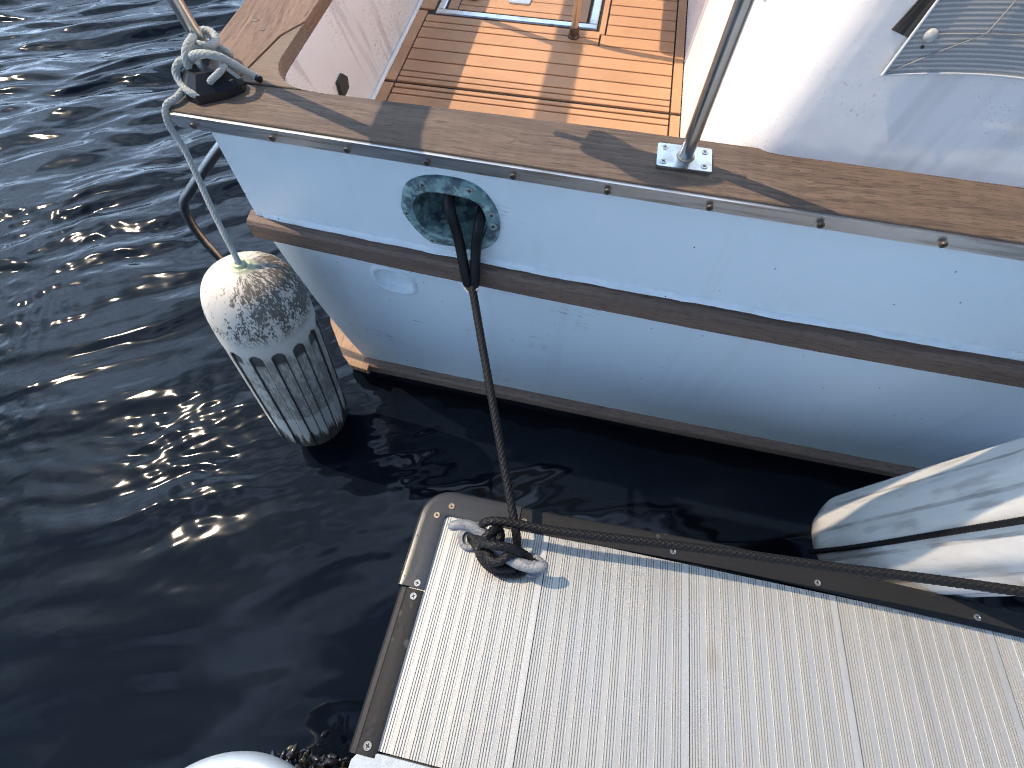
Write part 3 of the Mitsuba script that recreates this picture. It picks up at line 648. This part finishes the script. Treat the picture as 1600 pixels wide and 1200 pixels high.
def seam(i0, u0, i1, u1, z=.0022, r=.0011):
    def at(i, u):
        j = min(int(u * 49), 48); f = u * 49 - j; a = min(int(i), 28); g = i - a
        return (P[a, j] * (1 - f) + P[a, j + 1] * f) * (1 - g) + (P[a + 1, j] * (1 - f) + P[a + 1, j + 1] * f) * g
    pts = [at(i0 + (i1 - i0) * t, u0 + (u1 - u0) * t) + np.array([0, -z, .0008]) for t in np.linspace(0, 1, 60)]
    q = [pts[0]]
    for s in pts[1:]:
        if np.linalg.norm(s - q[-1]) > 1e-4: q.append(s)
    return tube(np.array(q), r, 6)
add(WC + '__stitch_seam', seam(3, .03, 3, 1.0), 'm_mesh_cloth', BOAT, smooth=True, uv=None)
add(WC + '__stitch_seam', seam(0, 0.0, 3, .085), 'm_mesh_cloth', BOAT, smooth=True)
add(WC + '__stitch_seam', seam(3, .085, 29, .10), 'm_mesh_cloth', BOAT, smooth=True)
bp_ = to_w(np.eye(4), on_side(.437, .184, .0095))
add(WC + '__snap_button', lathe([(0, .006), (.006, .005), (.009, .002), (.0095, -.003), (0, -.003)], 20), 'm_button', BOAT @ trimesh.transformations.translation_matrix(bp_) @ trimesh.transformations.euler_matrix(math.pi / 2 - .35, 0, 0), smooth=40)
bp_ = to_w(np.eye(4), on_side(.435, .170, .0085))
add(WC + '__eyelet', lathe([(0, .001), (.0022, .001), (.0022, -.002), (0, -.002)], 12), 'm_slot', BOAT @ trimesh.transformations.translation_matrix(bp_) @ trimesh.transformations.euler_matrix(math.pi / 2 - .35, 0, 0))

# ================================================================== fenders
def fender(key, top, bot, r, material, nf, nu=288, spin=0.0, depth=.0048, soft=False):
    top, bot = np.asarray(top, float), np.asarray(bot, float); ax = top - bot; L = np.linalg.norm(ax); ax /= L
    e1 = np.array([1.0, 0, 0]); e1 -= ax * (e1 @ ax); e1 /= np.linalg.norm(e1); e2 = np.cross(ax, e1)
    v = np.r_[np.linspace(0, .245, 80)[:-1], np.linspace(.245, .30, 40)[:-1], np.linspace(.30, .9, 60)[:-1], np.linspace(.9, 1, 42)]
    vk = np.array([0, .012, .03, .06, .10, .145, .19, .24, .50, .86, .92, .96, .99, 1.0]); rk = np.array([.0, .16, .24, .50, .76, .915, .985, 1.0, 1.0, .985, .90, .72, .36, 0])
    sk = np.array([0, -.002, .004, .016, .045, .095, .155, .24, .50, .86, .92, .96, .99, 1.0])
    R = PchipInterpolator(vk, rk)(v) * r; S = PchipInterpolator(vk, sk)(v) * L
    th = np.linspace(0, 2 * np.pi, nu + 1)
    f = th * nf / (2 * np.pi); f = np.abs(f - np.round(f))
    ch = np.clip((.29 - f) / .045, 0, 1); ch = ch * ch * (3 - 2 * ch)
    on = np.clip((v - .257) / .008, 0, 1) * np.clip((.93 - v) / .05, 0, 1); deep = 1 + 1.2 * np.exp(-np.clip(v - .260, 0, 1) / .018)
    D = ch[None] * (on * deep)[:, None] * depth
    # arch-shaped upper ends
    D *= np.clip((v[:, None] - (.251 + .22 * f[None] ** 2)) / .006, 0, 1)
    if soft: D = depth * .5 * (1 + np.cos(th * nf))[None] * (np.clip((v - .2) / .08, 0, 1) * np.clip((.95 - v) / .06, 0, 1))[:, None]
    RR = R[:, None] - D
    a = th + spin
    P = top - ax * S[:, None, None] + RR[..., None] * (np.cos(a)[None, :, None] * e1 + np.sin(a)[None, :, None] * e2)
    m = grid(P); UVs = np.stack(np.meshgrid(v, th / (2 * np.pi), indexing='ij')[::-1], -1).reshape(-1, 2)
    if m.volume < 0: m.invert()
    add(key + '__body', m, material, smooth=True, uv=UVs)
    return ax, e1, e2
FLK = 'fender'
thing(FLK, 'dirty white ribbed fender hanging by white rope at the stern corner, foot in the water', 'fender', 'fenders along the boat side')
ft, fb = np.array([-.766, .650, .728]), np.array([-.800, .560, .012])
ax_, e1_, e2_ = fender(FLK, ft, fb, .121, 'm_fender_left', NF)
add(FLK + '__rope_eye', lathe([(.012, -.004), (.0155, .002), (.013, .008), (.008, .009), (.006, .004), (.006, -.004)], 20), 'm_fender_left' if False else 'm_eyelet' if 'm_eyelet' in scene else mat('m_eyelet', pr((.50, .55, .33), .5)), trimesh.transformations.translation_matrix(ft + ax_ * .001), smooth=40)
FRK = 'fender_001'
thing(FRK, 'large scuffed white fender wedged upright between the hull and the dock at the right edge', 'fender', 'fenders along the boat side')
rt_, rb_ = np.array([.972, .408, .97]), np.array([.876, .447, .15])
ax2, f1, f2 = fender(FRK, rt_, rb_, .138, 'm_fender_right', 11, spin=.25, depth=.0075, soft=True)

# white rope: from the fender's eye over the gunwale to a hitch round the corner stanchion
WR = 'fender_rope'
thing(WR, 'white braided rope hitched round the stern stanchion and holding up the fender', 'rope')
b2w = lambda *p: to_w(BOAT, p)
mid_ = (b2w(-.872, .030, -.03) + ft) * .5
hang = [ft - ax_ * .01, ft + ax_ * .02, mid_ + np.array([-.004, -.003, -.012]), b2w(-.878, .022, -.06), b2w(-.885, .030, -.028), b2w(-.876, .046, .004), b2w(-.862, .062, .009), b2w(-.858, .082, .010), b2w(-.859, .110, .010), b2w(-.866, .134, .012)]
add(WR + '__standing_part', rope(hang, .0066, .0012, 30, 6, .16), 'm_rope_white', smooth=True)
h1 = [(-.800, .086, .010), (-.807, .080, .011), (-.816, .073, .014), (-.830, .074, .018), (-.850, .086, .020), (-.860, .095, .026), (-.864, .102, .034), (-.861, .109, .042), (-.855, .119, .047), (-.856, .132, .043), (-.863, .144, .030), (-.862, .146, .012)]
h2 = [(-.852, .132, .012), (-.843, .118, .036), (-.835, .113, .052), (-.835, .121, .062), (-.835, .136, .068), (-.843, .161, .064), (-.858, .192, .056), (-.865, .215, .050), (-.848, .224, .048), (-.828, .212, .046), (-.818, .193, .046), (-.818, .174, .050), (-.828, .166, .054), (-.842, .168, .054), (-.858, .174, .046), (-.876, .184, .038), (-.880, .204, .030), (-.862, .220, .026), (-.840, .216, .024), (-.826, .200, .022)]
h3 = [(-.848, .131, .028), (-.838, .126, .047), (-.818, .120, .062), (-.798, .118, .068), (-.778, .119, .068), (-.764, .125, .061), (-.756, .130, .052), (-.747, .136, .040), (-.742, .145, .026), (-.736, .152, .014), (-.728, .153, .009)]
h4 = [(-.832, .188, .022), (-.822, .192, .028), (-.812, .194, .032), (-.806, .196, .028), (-.808, .202, .016), (-.816, .206, .009)]
h5 = [(-.762, .126, .050), (-.763, .111, .048), (-.771, .101, .043), (-.786, .096, .034), (-.795, .096, .026)]
for q in (h1, h2, h3, h4, h5): add(WR + '__hitch', rope([b2w(*p) for p in q], .0060 if q is h5 else .0074, .0012, 32, 6, .16), 'm_rope_white', smooth=True)
add(WR + '__whipping', tube(np.array([b2w(-.730, .153, .0092), b2w(-.722, .150, .0085)]), .0066, 14), 'm_cleat_black', smooth=40)

# black line hung over the right fender
FLN = 'fender_line'
thing(FLN, 'black rope lying along the big white fender at the right edge', 'rope')
camdir = np.array([0, 0, 1.55]) - (rt_ * .5 + rb_ * .5); camdir -= ax2 * (camdir @ ax2); camdir /= np.linalg.norm(camdir)
sd = np.cross(ax2, camdir)
pp = [rb_ - ax2 * .012 + camdir * .0, rb_ + ax2 * .012 + camdir * .088 - sd * .004, rb_ + ax2 * .06 + camdir * .131 - sd * .004, rb_ + ax2 * .20 + camdir * .140 + sd * .002, rb_ + ax2 * .45 + camdir * .141 + sd * .004, rb_ + ax2 * .66 + camdir * .143 + sd * .004, rt_ + camdir * .06 + ax2 * .03, rt_ + ax2 * .06]
add(FLN, rope(pp, .0062, .002, 24, 6, .12), 'm_rope_black', smooth=True)

# ================================================================== the dock
DK = 'finger_dock'
thing(DK, 'ribbed aluminium finger dock with black rubber edging beside the boat', 'dock')
def plank_profile(w):
    pts = [(0.0015, -.012), (.0015, .0)]; x = .0015; base = -.0022
    pts = [(.0011, -.02), (.0011, .0), (.0040, .0)]; x = .0040
    n = 10; per = (w - .0064) / n
    for k in range(n):
        g = .0021
        ribs = 4; wide = .0098; pit = (per - wide) / ribs
        for r_ in range(ribs):
            pts += [(x + .0004, base), (x + g - .0004, base), (x + g, 0.0), (x + pit, 0.0)]; x += pit
        if k < n - 1:
            pts += [(x + .0005, -.0010), (x + wide - .0005, -.0010), (x + wide, 0)]; x += wide
        else: x += wide
    pts += [(w - .0011, .0), (w - .0011, -.02)]
    return np.array(pts)
PW = .3110
seams = [.243 + PW * k for k in range(-1, 7)]
def plank(x0, x1, w):
    pf = plank_profile(w)
    cs = m3.CrossSection([pf], m3.FillRule.NonZero); k = cs.extrude(.445).to_mesh()
    m = trimesh.Trimesh(k.vert_properties[:, :3], k.tri_verts, process=False)
    V = m.vertices.copy(); m.vertices = np.c_[V[:, 0], -V[:, 2] + .004, V[:, 1]]; m.invert()
    m.apply_translation([x0, 0, 0]); return m
for x0 in seams:
    m_ = plank(x0, x0 + PW, PW)
    if x0 < -.03: m_ = trimesh.intersections.slice_mesh_plane(m_, [1, 0, 0], [-.034, 0, 0], cap=True)
    add(DK + '__plank', m_, 'm_alu', DOCK)
for s_ in seams[1:]: add(DK + '__seam_gap', cbox(s_ - .003, s_ + .003, -.44, .003, -.02, -.0045, .0005), 'm_alu_groove', DOCK)
# galvanised end plate and the frame below
add(DK + '__end_plate', extrude(np.array([(-.046, -.64), (2.3, -.64), (2.3, -.4445), (-.030, -.4445), (-.042, -.462)]), -.016, .0035, .002), 'm_galv_hoop', DOCK, smooth=30, label='galvanised plate joining the finger dock to the main pontoon')
add(DK + '__frame', cat(cbox(-.03, 2.3, -.025, .012, -.16, -.022, .003), cbox(-.03, .0, -.46, -.026, -.16, -.022, .003), cbox(.001, 2.3, -.46, -.44, -.16, -.022, .003)), 'm_dark', DOCK)
# rubber edging; offset from the deck edge outwards and its height
prof = [(-.004, -.010), (-.004, .0032), (.003, .0048), (.020, .0052), (.034, .0040), (.0365, .0052), (.046, .0030), (.052, -.006), (.0545, -.022), (.0535, -.06), (.048, -.085), (.040, -.085), (.040, -.010)]
def edge(path, scale=1.0, up=0.0, out=0.0): return sweep(path, [(-(o * scale + (out if o > .03 else 0)), z + up) for o, z in prof])
bl = np.array([(-.004, y, 0) for y in np.linspace(-.168, -.452, 14)])      # travelling away from the corner: outside is on the right hand
add(DK + '__rubber_strip', edge(bl[:, [0, 1, 2]], .93), 'm_rubber', DOCK, smooth=40, label='matte black rubber strip along the short end of the dock')
xb = np.linspace(2.3, .1705, 60); bt = np.array([(x, .003 + .012 * math.exp(-((x - .66) / .33) ** 2) * 1.0, 0) for x in xb])
add(DK + '__rubber_strip', edge(bt), 'm_rubber', DOCK, smooth=40, label='matte black rubber strip along the boat side of the dock')
cpath = polyround([(.168, .003, 0), (-.004, .003, 0), (-.004, -.165, 0)], .016, 14)
cpath = np.vstack([np.linspace(cpath[0], cpath[1], 9)[:-1], cpath[1:-1], np.linspace(cpath[-2], cpath[-1], 9)[1:]])
add(DK + '__corner_guard', edge(cpath, 1.04, .0022, .002), 'm_rubber_corner', DOCK, smooth=40, label='glossy dark grey corner guard at the corner of the dock')
for i, (x, y, r_, m_) in enumerate([(.009, .020, .0072, 'm_brass_screw'), (-.0185, -.007, .0072, 'm_brass_screw'), (-.017, -.156, .0072, 'm_screw'), (-.0175, -.182, .0072, 'm_screw'), (-.0195, -.437, .0078, 'm_screw'), (.180, .021, .0068, 'm_brass_screw'), (.517, .024, .0068, 'm_screw'), (.826, .022, .0068, 'm_screw'), (1.148, .020, .0068, 'm_screw'), (1.46, .018, .0068, 'm_screw')]):
    screw(DK + '__screw', DOCK, x, y, .0075 if i < 3 else .0055, r_, m_, a=i * .7)
# floats below
add(DK + '__float', cat(cbox(.05, .75, -.40, -.03, -.46, -.165, .03), cbox(.95, 1.7, -.40, -.03, -.46, -.165, .03)), 'm_float', DOCK)

# main pontoon under the photographer
MP = 'main_pontoon'
thing(MP, 'main pontoon that the finger dock joins, with a mussel covered float', 'dock')
for k in range(7):
    add(MP + '__plank', cbox(-.05 + .34 * k, .285 + .34 * k, -2.2, -.6415, -.02, .0, .002), 'm_alu', DOCK)
add(MP + '__float', cbox(-.27, 1.8, -1.9, -.555, -.62, -.10, .03), 'm_float', DOCK)
rg = np.random.default_rng(4); shells = []
for k in range(420):
    s = rg.uniform(.008, .017); m_ = trimesh.creation.icosphere(1, 1.0); m_.apply_scale([s * .5, s * .42, s]); m_.apply_transform(trimesh.transformations.random_rotation_matrix(rg.random(3)))
    ang = rg.uniform(0, 1)
    m_.apply_translation([rg.uniform(-.27, -.02), -.555 + abs(rg.normal(0, .020)), -.345 + rg.uniform(-.12, .10)]) if rg.random() < .75 else m_.apply_translation([-.27 - abs(rg.normal(0, .016)), rg.uniform(-.9, -.555), -.345 + rg.uniform(-.12, .10)])
    shells.append(m_)
add('mussels', cat(*shells), 'm_mussel', DOCK, smooth=True)
thing('mussels', 'dark wet mussels crusted on the float below the corner of the dock', 'mussels', kind='stuff')

# galvanised hoop at the bottom left
HP = 'handrail_hoop'
thing(HP, 'galvanised bent pipe hoop over the water at the bottom left', 'handrail')
a = np.linspace(-.35, math.pi + .35, 60); hc = np.array([-.418, -.474]); hr = .205
hp = np.c_[hc[0] + hr * np.cos(a), hc[1] + hr * np.sin(a), np.full(60, .41)]
ends = lambda q, d: np.vstack([q + np.array(d) * t for t in (.1, .35)])
hp = np.vstack([hp[0] + np.array([.02, -.30, .0]), hp, hp[-1] + np.array([-.02, -.30, .0])])
add(HP + '__pipe', tube(hp, .0215, 26), 'm_galv_hoop', smooth=40)
add(HP + '__bracket', cbox(-.30, -.18, -.86, -.72, .385, .435, .004), 'm_galv')

# dock cleat
CL = 'dock_cleat'
thing(CL, 'grey galvanised cleat on the corner of the dock wound with black rope', 'cleat')
hn = curve([(.024, -.045, .061), (.036, -.037, .063), (.062, -.031, .062), (.084, -.034, .059), (.103, -.041, .056), (.131, -.057, .055), (.159, -.074, .056), (.181, -.083, .060), (.204, -.087, .063), (.225, -.085, .065), (.246, -.074, .066)], .004)[0]
tt = np.linspace(-1, 1, len(hn)); hr_ = (.0138 - .0026 * np.abs(tt)) * np.sqrt(np.clip(1 - np.abs(tt) ** 26, 0.02, 1))
add(CL + '__horn', tube(hn, .01, 22, True, hr_), 'm_galv', DOCK, smooth=50)
dirn = np.array([.165, -.030]); dirn /= np.linalg.norm(dirn)
ctr = np.array([.138, -.056]); pv = np.array([-dirn[1], dirn[0]])
def ring_pt(c, r0, r1, h): return place(lathe([(r0, 0), (r0 + .001, h), (r1 - .003, h), (r1, h - .003), (r1, .0)], 30), c[0], c[1], .0008)
ca, cb = ctr - dirn * .072, ctr + dirn * .078
add(CL + '__base', cat(ring_pt(ca, .0145, .026, .012), ring_pt(cb, .0145, .026, .012), place(cbox(-.052, .052, -.017, .017, .0008, .0115, .003), ctr[0], ctr[1], 0, rz=math.atan2(dirn[1], dirn[0])),
    place(lathe([(.017, .010), (.013, .022), (.012, .046), (.012, .055)], 20), *(ctr - dirn * .024), 0), place(lathe([(.017, .010), (.013, .022), (.012, .046), (.012, .055)], 20), *(ctr + dirn * .024), 0)), 'm_galv', DOCK, smooth=40)
for c in (ca, cb):
    k = add(CL + '__bolt', place(lathe([(0, .007), (.006, .007), (.0072, .0045), (.0072, .003), (.0125, .003), (.0132, .0015), (.0132, 0), (0, 0)], 26), c[0], c[1], .0012), 'm_screw', DOCK, smooth=30)

# ================================================================== black mooring line
ML = 'mooring_line'
thing(ML, 'black braided mooring line from the bronze fairlead to the dock cleat', 'rope')
d2w = lambda *p: to_w(DOCK, p)
hy = lambda x, z: float(hull_y(np.array(x), np.array(z)))
join = b2w(-.2605, hy(-.2605, -.295) - .048, -.298)
# the doubled eye that comes out of the fairlead
s1 = [b2w(-.318, .090, -.092), b2w(-.314, .050, -.102), b2w(-.307, .008, -.120), b2w(-.294, hy(-.294, -.19) - .020, -.180), b2w(-.281, hy(-.281, -.24) - .036, -.240), b2w(-.268, hy(-.262, -.3) - .047, -.298)]
s2 = [b2w(-.243, .085, -.140), b2w(-.243, .045, -.138), b2w(-.245, .002, -.150), b2w(-.251, hy(-.25, -.19) - .022, -.190), b2w(-.2535, hy(-.25, -.25) - .036, -.250), b2w(-.254, hy(-.262, -.3) - .047, -.298)]
add(ML + '__eye', rope(s1, .0118, .0018, 34, 8, .06), 'm_rope_black', smooth=True)
add(ML + '__eye', rope(s2, .0118, .0018, 34, 8, .06), 'm_rope_black', smooth=True)
wp = np.array([join + (np.array([0, -.004, .012])) * t for t in np.linspace(-.5, .9, 5)])
add(ML + '__whipping', tube(wp, .0150, 18), 'm_rope_black', smooth=40)
yar = [join + np.array(q) for q in [(-.019, -.006, .008), (.0, -.0170, .0), (.017, -.010, .010)]]
add(ML + '__whipping__yarn', cat(tube(curve(yar, .003)[0], .0017, 8), tube(curve([y_ + np.array([0, -.001, -.006]) for y_ in yar[1:]] + [join + np.array([.022, -.012, .012])], .003)[0], .0014, 8)), 'm_whip', smooth=True)
RR_ = .0096
low = d2w(.166, -.020, .073)
st = [join + np.array([0, 0, .01]), join + (low - join) * .25 + np.array([0, 0, -.006]), join + (low - join) * .6 + np.array([0, 0, -.009]), join + (low - join) * .9 + np.array([0, 0, -.002]), low, d2w(.174, -.041, .053), d2w(.176, -.057, .034), d2w(.172, -.070, .018), d2w(.160, -.080, .012), d2w(.140, -.084, .011)]
add(ML + '__standing_part', rope(st, RR_, .0015, 40, 6, .17), 'm_rope_black', smooth=True)
def dr_(pts): return [d2w(*p) for p in pts]
turns = [
 [(.078, -.048, .012), (.072, -.042, .020), (.075, -.040, .032), (.086, -.050, .052), (.102, -.061, .074), (.124, -.067, .089), (.149, -.066, .091), (.174, -.065, .084), (.191, -.065, .064), (.204, -.064, .040), (.206, -.067, .018)],
 [(.135, -.045, .028), (.136, -.031, .050), (.129, -.025, .066), (.120, -.036, .080), (.111, -.050, .083), (.104, -.060, .074), (.099, -.070, .048), (.104, -.077, .030)],
 [(.124, -.024, .040), (.130, -.030, .058), (.134, -.042, .070), (.138, -.054, .072)],
 [(.090, -.026, .014), (.080, -.034, .016), (.078, -.044, .018), (.090, -.063, .024), (.104, -.080, .024), (.121, -.093, .021), (.147, -.101, .018), (.173, -.099, .015), (.193, -.092, .013), (.203, -.080, .012)],
 [(.100, -.068, .052), (.107, -.078, .050), (.118, -.091, .046), (.135, -.099, .044), (.152, -.097, .038), (.168, -.092, .028), (.183, -.088, .018)],
 [(.108, -.066, .040), (.113, -.072, .050), (.120, -.081, .058), (.131, -.091, .064), (.143, -.092, .068), (.153, -.086, .074), (.162, -.077, .079), (.168, -.068, .074)],
 [(.098, -.072, .010), (.116, -.088, .009), (.140, -.096, .010), (.166, -.094, .009), (.188, -.085, .009)],
]
for q in turns: add(ML + '__cleat_turn', rope(dr_(q), RR_, .0015, 40, 6, .17), 'm_rope_black', smooth=True)
run = dr_([(.100, -.046, .024), (.094, -.038, .040), (.093, -.027, .060), (.103, -.019, .076), (.129, -.014, .083), (.163, -.012, .083), (.215, -.011, .083), (0.265, -0.009, 0.085), (0.423, 0.003, 0.092), (0.611, 0.014, 0.108), (0.785, 0.019, 0.13), (0.942, 0.024, 0.158), (1.081, 0.024, 0.19), (1.156, 0.019, 0.22), (1.381, 0.004, 0.31), (1.681, -0.016, 0.43)])
add(ML + '__running_part', rope(run, RR_, .0015, 40, 6, .17), 'm_rope_black', smooth=True)
